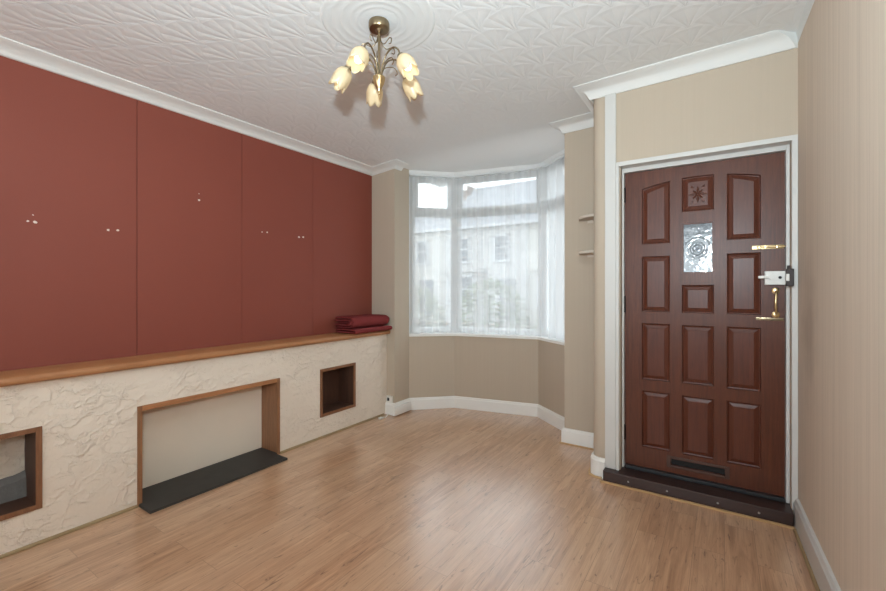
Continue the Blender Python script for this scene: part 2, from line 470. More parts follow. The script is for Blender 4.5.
# ------------------------------------------------------------------ walls
struct(obj('wall_left', boxes((XL - .18, XL - .014, YB, YFL + .2, 0, 2.75)), M_red))
# lower plastered wall with openings, only its outer faces
def cellwall(x0, x1, ys, zs, solid):
    bm = bmesh.new()
    def q(*p): bm.faces.new([bm.verts.new(a) for a in p])
    ny, nz = len(ys) - 1, len(zs) - 1
    S = lambda i, j: 0 <= i < ny and 0 <= j < nz and solid(i, j)
    for i in range(ny):
        for j in range(nz):
            if not S(i, j): continue
            a, b, c_, d = ys[i], ys[i + 1], zs[j], zs[j + 1]
            q((x1, a, c_), (x1, b, c_), (x1, b, d), (x1, a, d)); q((x0, a, c_), (x0, a, d), (x0, b, d), (x0, b, c_))
            if not S(i - 1, j): q((x0, a, c_), (x1, a, c_), (x1, a, d), (x0, a, d))
            if not S(i + 1, j): q((x0, b, c_), (x0, b, d), (x1, b, d), (x1, b, c_))
            if not S(i, j - 1): q((x0, a, c_), (x0, b, c_), (x1, b, c_), (x1, a, c_))
            if not S(i, j + 1): q((x0, a, d), (x1, a, d), (x1, b, d), (x0, b, d))
    bmesh.ops.remove_doubles(bm, verts=bm.verts[:], dist=1e-5)
    return bm
ys_ = [YB, .235, .644, 1.056, 2.006, 2.398, 2.811, YFL]; zs_ = [0, .176, .586, .815]
holes = {(1, 1), (5, 1), (3, 0), (3, 1)}
struct(obj('wall_left_lower', cellwall(XL - .01, XR0, ys_, zs_, lambda i, j: (i, j) not in holes), M_plaster))
struct(obj('wall_right', prism(bmesh.new(), [(xright(YB), YB), (xright(3.2), 3.2), (xright(3.2) + .2, 3.2), (xright(YB) + .2, YB)], 0, 2.8), M_wall_lined))
# unseen rear wall, its opening added to hold a fill lamp
struct(obj('wall_back', boxes((XL - .2, -2.45, YB - .2, YB, 0, 2.75), (-.25, .8, YB - .2, YB, 0, 2.75), (-2.45, -.25, YB - .2, YB, 0, .75), (-2.45, -.25, YB - .2, YB, 2.25, 2.75)), M_wall))
struct(obj('wall_front_left', prism(bmesh.new(), [(XL - .2, YFL), (-2.744, YFL), A, (-2.744 - .2, A[1] + .12), (XL - .2, 3.6)], 0, 2.75), M_wall))
# door wall with rounded outer corner and pier
rc = .06; pts = [(-.56, YW)]
for k in range(9):
    a = -PI / 2 - k / 8 * PI / 2
    pts.append((-.745 + rc + rc * math.cos(a), YW + rc + rc * math.sin(a)))
pts += [(-.745, 3.5), (-.65, 3.5), (-.56, 3.25)]
bm = prism(bmesh.new(), pts, 0, 2.8)
box(bm, -.56, xright(2.9) + .1, YW, 3.25, 2.095, 2.8)
box(bm, .315, xright(2.9) + .1, YW, 3.25, 0, 2.095)
struct(obj('wall_door_side', bm, M_wall, smooth=50))
struct(obj('wall_pier', prism(bmesh.new(), [(-.70, YP), (-1.085, YP), (-1.085, D[1]), (-.95, 3.83), (-.70, 3.83)], 0, 2.8), M_wall))

def segs():
    out = []
    P = [Vector(p) for p in BAY]
    for a, b in zip(P, P[1:]):
        tt = (b - a).normalized(); out.append((a, b, tt, Vector((-tt.y, tt.x))))   # normal points outdoors
    return out
def offset_path(d):
    S = segs(); out = []
    for i in range(4):
        ns = [S[k][3] for k in (i - 1, i) if 0 <= k < 3]
        m = ns[0] if len(ns) == 1 else (ns[0] + ns[1]) / (1 + ns[0].dot(ns[1]))
        out.append(Vector(BAY[i]) + m * d)
    return out
O0, O1 = offset_path(0), offset_path(.24)
for i, nme in enumerate(('wall_bay_left', 'wall_bay_front', 'wall_bay_right')):
    poly = [tuple(O0[i]), tuple(O0[i + 1]), tuple(O1[i + 1]), tuple(O1[i])]
    struct(obj(nme, prism(bmesh.new(), poly, 0, .772), M_wall))
    struct(obj('trim_%d' % (13 + i), prism(bmesh.new(), poly, 2.485, 2.62), M_rose))

# windows: one frame per side of the bay
def framed(i):
    a, b = Vector(BAY[i]), Vector(BAY[i + 1])
    p0, p1 = offset_path(.10)[i], offset_path(.10)[i + 1]
    tt = (p1 - p0).normalized(); nn = Vector((-tt.y, tt.x)); L = (p1 - p0).length
    return p0, tt, nn, L
def wbox(bm, F, s0, s1, d0, d1, z0, z1):
    p0, tt, nn, L = F
    prism(bm, [tuple(p0 + tt * s + nn * d) for s, d in ((s0, d0), (s1, d0), (s1, d1), (s0, d1))], z0, z1)
for i in range(3):
    F = framed(i); L = F[3]
    jl, jr = (.075 if i == 0 else .05), (.05 if i < 2 else .075)
    bm = bmesh.new()
    wbox(bm, F, 0, jl, 0, .07, .79, 2.485); wbox(bm, F, L - jr, L, 0, .07, .79, 2.485)
    wbox(bm, F, jl, L - jr, 0, .07, .79, .85); wbox(bm, F, jl, L - jr, 0, .07, 2.45, 2.485); wbox(bm, F, jl, L - jr, 0, .07, 2.055, 2.10)
    w = obj('window_%d' % (i + 1), bm, M_upvc); struct(w)
    sb = bmesh.new(); e = .034
    wbox(sb, F, jl, jl + e, -.012, .05, 2.10, 2.45); wbox(sb, F, L - jr - e, L - jr, -.012, .05, 2.10, 2.45)
    wbox(sb, F, jl + e, L - jr - e, -.012, .05, 2.10, 2.15); wbox(sb, F, jl + e, L - jr - e, -.012, .05, 2.425, 2.45)
    obj('opening_sash', sb, M_upvc, w)
    gb = bmesh.new(); wbox(gb, F, jl + e, L - jr - e, .02, .026, 2.15, 2.425); obj('upper_pane', gb, M_glass, w)
    gb = bmesh.new(); wbox(gb, F, jl, L - jr, .03, .036, .85, 2.055); obj('lower_pane', gb, M_glass, w)
    if i < 2:
        hb = bmesh.new(); m_ = L / 2
        wbox(hb, F, m_ - .02, m_ + .02, -.022, -.012, 2.112, 2.142); wbox(hb, F, m_ - .01, m_ + .10, -.034, -.022, 2.120, 2.134)
        obj('handle', hb, M_plastic, w)
# corner posts of the bay window
for k, nme in ((1, 'trim_1'), (2, 'trim_2')):
    c0, c1 = offset_path(.085)[k], offset_path(.19)[k]
    bm = bmesh.new(); tl_ = segs()[k - 1][2]; tr_ = segs()[k][2]
    prism(bm, [tuple(c0 - tl_ * .055), tuple(c0), tuple(c0 + tr_ * .055), tuple(c1 + tr_ * .03), tuple(c1 - tl_ * .03)], .79, 2.485)
    struct(obj(nme, bm, M_upvc))
# window board
pin, pout = offset_path(-.014), offset_path(.11)
bm = prism(bmesh.new(), [tuple(p) for p in pin] + [tuple(p) for p in pout[::-1]], .768, .793)
bmesh.ops.bevel(bm, geom=[e for e in bm.edges], offset=.004, segments=2, affect='EDGES')
struct(obj('trim_3', bm, M_base))

# cornices
CP = [(0, -.088), (.010, -.088), (.014, -.082), (.022, -.066), (.034, -.048), (.050, -.034), (.070, -.024), (.088, -.019), (.092, -.014), (.100, -.012), (.100, .004), (0, .004)]
bm = sweep(bmesh.new(), [(XL, YB), (XL, YFL), (-2.744, YFL), (-2.744, YFL + .10)], [(d, z * .56 if z < 0 else z) for d, z in CP], ceil0, side=-1)
struct(obj('trim_4', bm, M_cornice, smooth=50))
bm = sweep(bmesh.new(), [(xright(YW), YW), (-.745, YW), (-.745, YP), (-1.085, YP), (-1.085, YP + .10)], CP, lambda x, y: ceil0(x, y) + .008, side=1, cut=1)
struct(obj('trim_5', bm, M_cornice, smooth=50))
bm = sweep(bmesh.new(), [(xright(2.965), 2.965), (xright(YB), YB)], [(0, -.055), (.0025, -.055), (.004, -.02), (.012, .004), (0, .004)], ceil0, side=-1)
struct(obj('trim_6', bm, M_rose, smooth=50))

# baseboards
def base(name, path, side, h=.122, d=.02):
    pr = [(0, 0), (d, 0), (d, h - .022), (d - .005, h - .014), (d - .006, h - .006), (d - .010, h), (0, h)]
    struct(obj(name, sweep(bmesh.new(), path, pr, lambda x, y: 0, side=side), M_white if name == 'baseboard_right' else M_base))
base('baseboard_bay', [(XR0, YFL), (-2.744, YFL), A, B, C, D, (-1.085, 3.55)], -1)
base('baseboard_pier', [(-1.085, 3.55), (-1.085, YP), (-.747, YP)], -1, .125)
pts = [(-.745, 3.40)]
for k in range(9):
    a = PI + k / 8 * PI / 2
    pts.append((-.745 + rc + rc * math.cos(a), YW + rc + rc * math.sin(a)))
pts.append((-.656, YW))
base('baseboard_door_side', pts, -1, .130)
base('baseboard_right', [(xright(2.94), 2.94), (xright(YB), YB)], -1, .145, .022)
# wooden beads on the floor in front of baseboards
def bead(name, path, side, w, h, m):
    struct(obj(name, sweep(bmesh.new(), path, [(0, 0), (w, 0), (w, h * .5), (w * .5, h), (0, h)], lambda x, y: .0005, side=side), m))
bead('trim_7', [(XR0 + .0005, YB), (XR0 + .0005, 1.055)], -1, .014, .014, M_bead)
bead('trim_8', [(XR0 + .0005, 2.007), (XR0 + .0005, 3.2)], -1, .014, .014, M_bead)
bead('trim_9', [(-1.107, 3.55), (-1.107, YP - .022), (-.765, YP - .022)], -1, .012, .010, M_batten)
bead('trim_10', [(xright(2.87) - .023, 2.87), (xright(YB) - .023, YB)], -1, .012, .012, M_bead)
pts2 = [(-.768, 3.10), (-.768, 3.02), (-.752, 2.965), (-.715, 2.942), (-.672, 2.940)]
bead('trim_11', pts2, -1, .014, .010, M_batten)

# ------------------------------------------------------------------ red wall panels
def panel(y0, y1, label, spots):
    r = tag(obj('wall_panel', boxes((XL - .014, XL, y0 + .0015, y1 - .0015, .80, 2.47), bev=.0012), M_red, origin=(XL, (y0 + y1) / 2, .80)), label, 'wall panel', 'dark red wall panels')
    for y, z, s in spots:
        b = bmesh.new(); n = 7; c_ = []
        for k in range(n):
            rr_ = s * random.uniform(.7, 1.25); a = 2 * PI * k / n
            c_.append((y + rr_ * math.cos(a) * 1.3, z + rr_ * math.sin(a)))
        lo = [b.verts.new((XL - .001, *q)) for q in c_]; hi = [b.verts.new((XL + .0007, *q)) for q in c_]
        b.faces.new(lo); b.faces.new(hi)
        for k in range(n): b.faces.new((lo[k], lo[(k + 1) % n], hi[(k + 1) % n], hi[k]))
        obj('filled_screw_hole', b, M_filler, r)
panel(.44, 1.13, 'dark red wall panel nearest the camera, above the stone-backed niche', [(.634, 1.633, .0055), (.661, 1.632, .008), (.654, 1.668, .003), (.981, 1.626, .007), (1.030, 1.629, .007)])
panel(1.13, 1.82, 'dark red wall panel with one pair of filled holes high up, above the fireplace opening', [(1.504, 1.940, .003), (1.504, 1.896, .006)])
panel(1.82, 2.488, 'dark red wall panel with two pairs of filled holes, between fireplace opening and square niche', [(1.988, 1.726, .005), (2.034, 1.728, .006), (2.339, 1.721, .008), (2.384, 1.724, .008)])
panel(2.488, 3.2485, 'unmarked dark red wall panel by the window end, behind the folded blanket', [])

# shelf along the lower wall
bm = bmesh.new()
pr = [(XL, .8155), (-2.815, .8155), (-2.805, .819), (-2.799, .828), (-2.799, .842), (-2.804, .851), (-2.815, .857), (XL, .857)]
lo = [bm.verts.new((x, YB, z)) for x, z in pr]; hi = [bm.verts.new((x, YFL - .001, z)) for x, z in pr]
bm.faces.new(lo[::-1]); bm.faces.new(hi)
for k in range(len(pr)): bm.faces.new((lo[k], lo[(k + 1) % len(pr)], hi[(k + 1) % len(pr)], hi[k]))
tag(obj('ledge_shelf', bm, M_oak_y, smooth=50, origin=(XL, 1.5, .8155)), 'long varnished oak ledge capping the cream plaster wall under red panels', 'shelf')

# fireplace opening
f = thing('fireplace_surround', 'oak-lined empty fireplace opening with plain plaster back in the cream wall', 'fireplace', (-2.95, 1.53, 0))
XF = XR0 + .008
obj('jamb', boxes((XL, XF, 1.056, 1.081, .0, .586), bev=.002), M_oak_z, f)
obj('jamb', boxes((XL, XF, 1.980, 2.006, .0, .586), bev=.002), M_oak_z, f)
obj('lintel', boxes((XL, XF, 1.0812, 1.9798, .556, .586), bev=.002), M_oak_y, f)
obj('back_panel', boxes((XL - .010, XL + .006, 1.0812, 1.9798, 0, .5558)), M_plaster_smooth, f)
tag(obj('hearth_slab', prism(bmesh.new(), [(XL + .008, 1.083), (XR0 + .0095, 1.083), (XR0 + .0095, 1.062), (-2.694, 1.062), (-2.694, 1.964), (XR0 + .0095, 1.964), (XR0 + .0095, 1.978), (XL + .008, 1.978)], .0005, .016), M_slate, origin=(-2.87, 1.53, 0)),
    'black slate hearth slab lying in the fireplace opening', 'hearth')

def niche(y0, y1, label, stone):
    r = thing('wall_niche', label, 'niche', (-2.95, (y0 + y1) / 2, .176))
    z0, z1, e = .176, .586, .024
    XI = XR0 - .004
    obj('side_board', boxes((XL, XI, y0, y0 + e, z0, z1)), M_niche_shade, r)
    obj('side_board', boxes((XL, XI, y1 - e, y1, z0, z1)), M_niche_shade, r)
    obj('top_board', boxes((XL, XI, y0 + e, y1 - e, z1 - e, z1)), M_niche_shade, r)
    obj('bottom_board', boxes((XL, XI, y0 + e, y1 - e, z0, z0 + e)), M_niche_shade, r)
    o = obj('face_frame', boxes((XI + .0005, XF, y0, y0 + e, z0, z1), (XI + .0005, XF, y1 - e, y1, z0, z1), (XI + .0005, XF, y0 + e, y1 - e, z1 - e, z1), (XI + .0005, XF, y0 + e, y1 - e, z0, z0 + e), bev=.002), M_niche, r)
    o['label'] = 'brown face frame'
    if stone:
        b = bmesh.new(); n = 14; g = {}
        for i in range(n + 1):
            for j in range(n + 1):
                y = y0 + e + (y1 - y0 - 2 * e) * i / n; z = z0 + e + (z1 - z0 - 2 * e) * j / n
                g[i, j] = b.verts.new((XL + .006 + .012 * noise.noise(Vector((y * 14, z * 14, 1))), y, z))
        for i in range(n):
            for j in range(n): b.faces.new((g[i, j], g[i + 1, j], g[i + 1, j + 1], g[i, j + 1]))
        o = obj('rubble_back', b, M_plaster, r, smooth=True); o['label'] = 'whitewashed rubble back'
        b = bmesh.new(); n = 16; top = []; bot = []; ft = []; fb = []
        for i in range(n + 1):
            y = y0 + e + (y1 - y0 - 2 * e) * i / n
            h = z0 + e + .075 + .05 * i / n + .012 * noise.noise(Vector((y * 30, 3, 1)))
            top.append(b.verts.new((XL + .012, y, h))); bot.append(b.verts.new((XL + .012, y, z0 + e)))
            ft.append(b.verts.new((XL + .035, y, h - .03))); fb.append(b.verts.new((XL + .045, y, z0 + e)))
        for i in range(n):
            for P, Qq in ((top, ft), (ft, fb), (fb, bot), (bot, top)):
                b.faces.new((P[i], P[i + 1], Qq[i + 1], Qq[i]))
        o = obj('mortar_ridge', b, plain('grey_mortar', srgb(112, 110, 108), .9, nscale=30, amount=.25, bump=.5), r); o['label'] = 'rough grey mortar ridge'
    else:
        obj('back_board', boxes((XL - .008, XL + .004, y0 + e, y1 - e, z0 + e, z1 - e)), M_niche_shade, r)
niche(.235, .644, 'wood-framed wall niche with rubble and grey mortar back at the frame edge', True)
niche(2.398, 2.811, 'empty square wood-lined wall niche below the folded blanket', False)

# folded blanket on the ledge
def ribbon(bm, path, th, y0, y1, seed, ny=26):
    n = len(path); rows = []
    for j in range(ny + 1):
        tj = j / ny; row = []
        for i, (x, z) in enumerate(path):
            a = Vector(path[max(i - 1, 0)]); b = Vector(path[min(i + 1, n - 1)]); t_ = (b - a).normalized(); nn = Vector((-t_.y, t_.x))
            yy = y0 + (y1 - y0) * tj + .016 * noise.noise(Vector((x * 9, z * 25, seed + (0 if tj < .5 else 7)))) * (1 if tj in (0, 1) else .6)
            w = .006 * noise.noise(Vector((x * 8, tj * 5, seed + z * 10))); dz = .004 * noise.noise(Vector((x * 16, tj * 11, seed + 3)))
            rr_ = th / 2 * (1 - .35 * (abs(2 * tj - 1) ** 10))
            for sg in (1, -1):
                row.append((bm.verts.new((x + nn.x * rr_ * sg + w, yy, max(.8595, z + nn.y * rr_ * sg + dz)))))
        rows.append(row)
    for j in range(ny):
        a, b = rows[j], rows[j + 1]
        for i in range(n - 1):
            for sg in (0, 1):
                bm.faces.new((a[2 * i + sg], a[2 * i + 2 + sg], b[2 * i + 2 + sg], b[2 * i + sg]))
        bm.faces.new((a[0], a[1], b[1], b[0])); bm.faces.new((a[-1], a[-2], b[-2], b[-1]))
    for row in (rows[0], rows[-1]):
        for i in range(n - 1): bm.faces.new((row[2 * i], row[2 * i + 1], row[2 * i + 3], row[2 * i + 2]))
def ufold(xb, xf, zl, zh, n=9):
    r_ = (zh - zl) / 2; zc = (zh + zl) / 2; P = []
    for k in range(7): P.append((xb + (xf - r_ - xb) * k / 6, zh))
    for k in range(1, n): a = PI / 2 - PI * k / n; P.append((xf - r_ + r_ * math.cos(a), zc + r_ * math.sin(a)))
    for k in range(7): P.append((xf - r_ - (xf - r_ - xb) * k / 6, zl))
    return P
bm = bmesh.new()
ribbon(bm, ufold(-3.02, -2.755, .8715, .8965), .021, 2.715, 3.225, 1)
ribbon(bm, ufold(-3.03, -2.785, .9185, 1.0035), .021, 2.720, 3.215, 2)
ribbon(bm, ufold(-3.02, -2.81, .941, .981), .019, 2.70, 3.21, 3)
ribbon(bm, [(-3.02 + .19 * k / 6, .961) for k in range(7)], .016, 2.73, 3.2, 4)
o = obj('folded_blanket', bm, M_fleece, smooth=True, origin=(-2.9, 2.94, .858))
o.modifiers.new('soft', 'SUBSURF').levels = 1; o.modifiers['soft'].render_levels = 1
tag(o, 'folded wine-red fleece blanket lying at the window end of the oak ledge', 'blanket')

# ------------------------------------------------------------------ front door
def arch(x): return 1.976 - .42 * (x + .124) ** 2
YD = 3.045; DX0, DX1, DZ0, DZ1 = -.546, .296, .088, 2.050
colx = [(-.442, -.278), (-.211, -.041), (.024, .187)]
rowsL = [(1.568, None), (1.124, 1.487), (.676, 1.048), (.230, .603)]
rowsM = [(1.759, None), (1.371, 1.688, 'glass'), (1.123, 1.299), (.679, 1.046), (.230, .601)]
cells = []
for ci, (x0, x1) in enumerate(colx):
    for r_ in (rowsM if ci == 1 else rowsL):
        cells.append((x0, x1, r_[0], r_[1], len(r_) > 2, ci == 1 and r_[1] is None))
cells.append((-.272, .014, .150, .191, 'slot', False))
xs2 = sorted({DX0, DX1} | {c_[0] for c_ in cells} | {c_[1] for c_ in cells}); zs2 = sorted({DZ0, DZ1} | {c_[2] for c_ in cells} | {(c_[3] or 1.985) for c_ in cells})
def solid(i, j):
    xm, zm = (xs2[i] + xs2[i + 1]) / 2, (zs2[j] + zs2[j + 1]) / 2
    return not any(c_[0] < xm < c_[1] and c_[2] < zm < (c_[3] or 1.985) for c_ in cells)
bm = cellwall(YD, YD + .044, xs2, zs2, solid)         # built with x<->y swapped, turned below
for v_ in bm.verts: v_.co = Vector((v_.co.y, v_.co.x, v_.co.z))
for c_ in cells:                                      # the curved heads of the top panels
    if c_[3] is None:
        n = 8; xs3 = [c_[0] + (c_[1] - c_[0]) * k / n for k in range(n + 1)]
        for a, b in zip(xs3, xs3[1:]):
            vs = [bm.verts.new((x, y, z)) for y in (YD, YD + .044) for x, z in ((a, arch(a)), (b, arch(b)), (b, 1.985), (a, 1.985))]
            for q in ((0, 1, 2, 3), (7, 6, 5, 4), (0, 4, 5, 1)): bm.faces.new([vs[k] for k in q])
door = obj('door_1', bm, M_door); struct(door, 'dark mahogany-stained panelled front door with a small glass light')
def door_panel(x0, x1, z0, z1, carved):
    n = 8
    def loop(d):
        P = [(x0 + d, z0 + d), (x1 - d, z0 + d)]
        for k in range(n + 1):
            x = x1 + (x0 - x1) * k / n
            xq = x1 - d + (x0 - x1 + 2 * d) * k / n
            P.append((xq, (arch(x) if z1 is None else z1) - d))
        return P
    bm = bmesh.new()
    spec = [(0.0, YD + .0005), (.003, YD + .014), (.009, YD + .016), (.012, YD + .013), (.030, YD + .007), (.032, YD + .005)]
    L = [[bm.verts.new((x, y, z)) for x, z in loop(d)] for d, y in spec]
    for a, b in zip(L, L[1:]):
        for k in range(len(a)): bm.faces.new((a[k], a[(k + 1) % len(a)], b[(k + 1) % len(a)], b[k]))
    bm.faces.new(L[-1])
    bk = [bm.verts.new((x, YD + .032, z)) for x, z in loop(0)]; bm.faces.new(bk)
    for k in range(len(bk)): bm.faces.new((L[0][k], L[0][(k + 1) % len(bk)], bk[(k + 1) % len(bk)], bk[k]))
    o = obj('panel', bm, M_door_h, door)
    if carved:
        cx, cz = (x0 + x1) / 2, (z0 + 1.972) / 2 - .003; b = bmesh.new()
        for k in range(8):
            a = 2 * PI * k / 8; L_ = .05 if k % 2 == 0 else .036; dv = Vector((math.cos(a), 0, math.sin(a))); c0 = Vector((cx, YD + .006, cz))
            tube(b, [c0 + dv * .008, c0 + dv * L_ * .55, c0 + dv * L_], [.003, .008, .002], 6)
        lathe(b, [(0, -.006), (.008, -.004), (.011, 0), (.008, .004), (0, .006)], (cx, YD + .005, cz), 12, Matrix.Rotation(PI / 2, 4, 'X'))
        for sx in (-1, 1):
            for sz in (-1, 1):
                c1 = Vector((cx + sx * .032, YD + .006, cz + sz * .045))
                tube(b, [c1 + Vector((-sx * .012, 0, 0)), c1, c1 + Vector((sx * .004, 0, sz * .014))], [.002, .006, .002], 6)
        c_ = obj('carved_rosette', b, M_door, o, smooth=True)
for x0, x1, z0, z1, kind, carved in cells:
    if kind is True:
        obj('glass_pane', boxes((x0, x1, YD + .016, YD + .022, z0, z1)), M_figured, door)
        e = .009
        obj('glazing_bead', boxes((x0, x0 + e, YD + .004, YD + .0155, z0, z1), (x1 - e, x1, YD + .004, YD + .0155, z0, z1), (x0 + e, x1 - e, YD + .004, YD + .0155, z0, z0 + e), (x0 + e, x1 - e, YD + .004, YD + .0155, z1 - e, z1)), M_door, door)
    elif not kind: door_panel(x0, x1, z0, z1, carved)
# letter plate
e = .022
lp = obj('letter_plate', boxes((-.296, -.272, YD - .008, YD, .134, .207), (.014, .038, YD - .008, YD, .134, .207), (-.272, .014, YD - .008, YD, .191, .207), (-.272, .014, YD - .008, YD, .134, .150), bev=.002),
         plain('brown_letter_plate', srgb(78, 52, 42), .4, .3), door)
obj('flap', boxes((-.272, .014, YD + .014, YD + .020, .150, .191)), M_dark, lp)
# night latch
nl = obj('night_latch', boxes((.203, .297, YD - .030, YD, 1.298, 1.376), bev=.005), M_plastic, door)
bm = boxes((.172, .235, YD - .046, YD - .036, 1.334, 1.350), bev=.0045); cyl(bm, (.232, YD - .030, 1.342), (.232, YD - .048, 1.342), .014)
obj('lever', bm, M_plastic, nl, smooth=True)
bm = bmesh.new(); cyl(bm, (.272, YD - .0315, 1.339), (.272, YD - .029, 1.339), .008); obj('snib', bm, M_dark, nl)
# pull handle
bm = bmesh.new()
P = catmull([(.255, YD - .004, 1.262), (.255, YD - .030, 1.250), (.252, YD - .038, 1.215), (.252, YD - .038, 1.180), (.255, YD - .030, 1.145), (.255, YD - .004, 1.131)], 6)
tube(bm, P, [.0045 + .0035 * math.sin(PI * k / (len(P) - 1)) for k in range(len(P))], 10)
for z in (1.264, 1.128):
    lathe(bm, [(0, 0), (.019, 0), (.019, .003), (.014, .006), (0, .007)], (.255, YD, z), 20, Matrix.Rotation(PI / 2, 4, 'X'))
obj('pull_handle', bm, M_brass, door, smooth=40)
def bolt(z, x0, x1, knob):
    bm = boxes((x0, x1, YD - .004, YD, z - .011, z + .011), bev=.0015); cyl(bm, (x0 + .02, YD - .009, z), (x1 + .006, YD - .009, z), .0055)
    for x in (x0 + .035, x1 - .03): box(bm, x - .006, x + .006, YD - .016, YD - .003, z - .009, z + .009, bev=.002)
    if knob: cyl(bm, (x0 + .06, YD - .009, z), (x0 + .06, YD - .028, z), .005)
    return bm
obj('brass_bolt', bolt(1.515, .146, .292, True), M_brass, door, smooth=40)
bm = boxes((.165, .292, YD - .003, YD, 1.094, 1.110), bev=.001)
for k in range(8): 
    a = .17 + k * .013; lathe(bm, [(.005, -.0015), (.0075, 0), (.005, .0015), (.005, -.0015)], (a, YD - .006, 1.103), 10, Matrix.Rotation(PI / 2 if k % 2 else .4, 4, 'X'))
obj('chain_slide', bm, M_antique, door, smooth=40)
for z0, z1 in ((1.855, 1.955), (1.115, 1.225), (.26, .36)):
    bm = boxes((-.552, -.540, YD - .010, YD - .0005, z0, z1)); cyl(bm, (-.5465, YD - .010, z0), (-.5465, YD - .010, z1), .006); obj('hinge', bm, M_hinge, door)
obj('rain_strip', boxes((DX0 + .004, DX1 - .002, YD - .035, YD - .001, .0785, .1005), bev=.003), M_black, door)

# door frame: tall post, jambs, head
def reeded(bm, x0, x1, y, yb, z0, z1, cuts):
    xs_ = [x0] + cuts + [x1]
    for k, (a, b) in enumerate(zip(xs_, xs_[1:])):
        box(bm, a + .0012, b - .0012, y + (.004 if k % 2 else 0), yb, z0, z1, bev=.0025)
bm = bmesh.new(); reeded(bm, -.656, -.585, YW - .016, YW + .01, .077, ceil0(-.62, 2.95) - .078, [])
YS = YD - .024
box(bm, -.5845, -.566, YW - .020, YD + .06, .077, 2.110, bev=.0025); box(bm, -.5655, -.549, YS, YD + .06, .077, 2.082, bev=.0025)
box(bm, -.566, xright(2.95) - .002, YW - .019, YD + .06, 2.082, 2.110, bev=.0025); box(bm, -.549, .299, YS, YD + .06, 2.053, 2.0815, bev=.0025)
box(bm, .316, xright(2.95) - .002, YW - .020, YD + .06, .077, 2.082, bev=.0025); box(bm, .299, .3155, YS, YD + .06, .077, 2.082, bev=.0025)
df_ = obj('trim_12', bm, M_white); struct(df_)
kp = obj('latch_keep', boxes((.289, .322, YW - .052, YW - .0205, 1.290, 1.384), (.294, .308, YW - .050, YW - .0205, 1.384, 1.402), (.3005, .3145, YW - .0205, YD - .0245, 1.295, 1.380), bev=.003), M_hinge, df_)
obj('keep_tongue', boxes((.288, .302, YW - .058, YW - .0525, 1.318, 1.356), bev=.002), M_plastic, kp)

# threshold
th = thing('door_threshold', 'dark brown wooden threshold step across the bottom of the front door', 'threshold', (-.15, 2.95, 0))
obj('step_board', boxes((-.655, xright(2.93) - .026, 2.893, YD + .05, .0005, .0765), bev=.004), M_sill, th)
for x in (-.50, -.28, -.02, .17):
    b = bmesh.new(); lathe(b, [(0, .003), (.004, .0025), (.006, 0)], (x, 2.893, .04), 12, Matrix.Rotation(PI / 2, 4, 'X')); obj('screw_head', b, M_steel, th)
tag(obj('floor_batten', boxes((-.672, xright(2.88) - .026, 2.876, 2.8925, .0005, .012), bev=.002), M_batten, origin=(-.15, 2.88, 0)), 'thin pale wooden batten on the floor along the dark threshold step', 'batten')

# corner shelves between pier and door wall
def corner_shelf(z, label):
    cx, cy, R_ = -.746, YP - .001, .215
    r = thing('corner_shelf', label, 'shelf', (cx, cy, z - .018), 'small corner shelves')
    pts = [(cx, cy)] + [(cx - R_ * math.cos(k / 12 * PI / 2), cy - R_ * math.sin(k / 12 * PI / 2)) for k in range(13)]
    bm = prism(bmesh.new(), pts, z - .020, z); obj('board', bm, M_wall_shelf, r)
    obj('support_batten', boxes((cx - .15, cx - .012, cy - .014, cy, z - .040, z - .0205), (cx - .012, cx, cy - .15, cy, z - .040, z - .0205)), M_wall_shelf, r)
M_wall_shelf = plain('beige_shelf_paint', (.62, .55, .46), .6, nscale=12, amount=.05)
corner_shelf(1.838, 'upper beige quarter-round corner shelf beside the door post')
corner_shelf(1.566, 'lower beige quarter-round corner shelf beside the door post')

# telephone socket, trunking and loose lead in the far left corner
s = thing('wall_socket', 'small white socket with dark opening on baseboard in the corner by the plaster wall', 'socket', (-2.795, YFL, .122))
obj('back_box', boxes((-2.835, -2.765, YFL - .022, YFL - .0005, .123, .190), bev=.003), M_plastic, s)
obj('socket_opening', boxes((-2.822, -2.795, YFL - .0235, YFL - .0215, .140, .172)), M_dark, s)
q = boxes((-2.722, -2.690, 3.19, 3.46, .012, .098), bev=.008)
tag(obj('pipe_boxing', q, M_base, smooth=40, origin=(-2.71, 3.33, .012)), 'short white boxing along the baseboard at the left side of the bay', 'boxing')
bm = boxes((-2.79, -2.755, 3.06, 3.10, .0005, .020), bev=.004)
lead = thing('loose_lead', 'small white plug lead lying on the floor below the socket', 'cable', (-2.77, 3.08, 0))
obj('plug', bm, M_plastic, lead)
bm = bmesh.new(); tube(bm, catmull([(-2.772, 3.10, .008), (-2.765, 3.14, .005), (-2.785, 3.18, .005), (-2.80, 3.226, .012)], 6), .0035, 8)
obj('cord', bm, M_plastic, lead, smooth=True)

# ------------------------------------------------------------------ net curtain and its rail, round the bay
pc = offset_path(.045)
path = [pc[0] + (pc[1] - pc[0]) * .02]
def rnd(p, a, b, r_, n=8):
    ta, tb = (a - p).normalized(), (b - p).normalized(); out = []
    for k in range(n + 1):
        t_ = k / n; s0, s1 = p + ta * r_, p + tb * r_
        out.append(s0 * (1 - t_) ** 2 + p * 2 * t_ * (1 - t_) + s1 * t_ * t_)
    return out
path += rnd(pc[1], pc[0], pc[2], .10) + rnd(pc[2], pc[1], pc[3], .26)
path.append(pc[3] - (pc[3] - pc[2]) * .02)
def resample(P, step):
    cum = [0]
    for a, b in zip(P, P[1:]): cum.append(cum[-1] + (b - a).length)
    m_ = int(cum[-1] / step); out = []; k = 0
    for q in range(m_ + 1):
        d = cum[-1] * q / m_
        while k < len(P) - 2 and cum[k + 1] < d: k += 1
        out.append(P[k] + (P[k + 1] - P[k]) * ((d - cum[k]) / max(1e-9, cum[k + 1] - cum[k])))
    return out
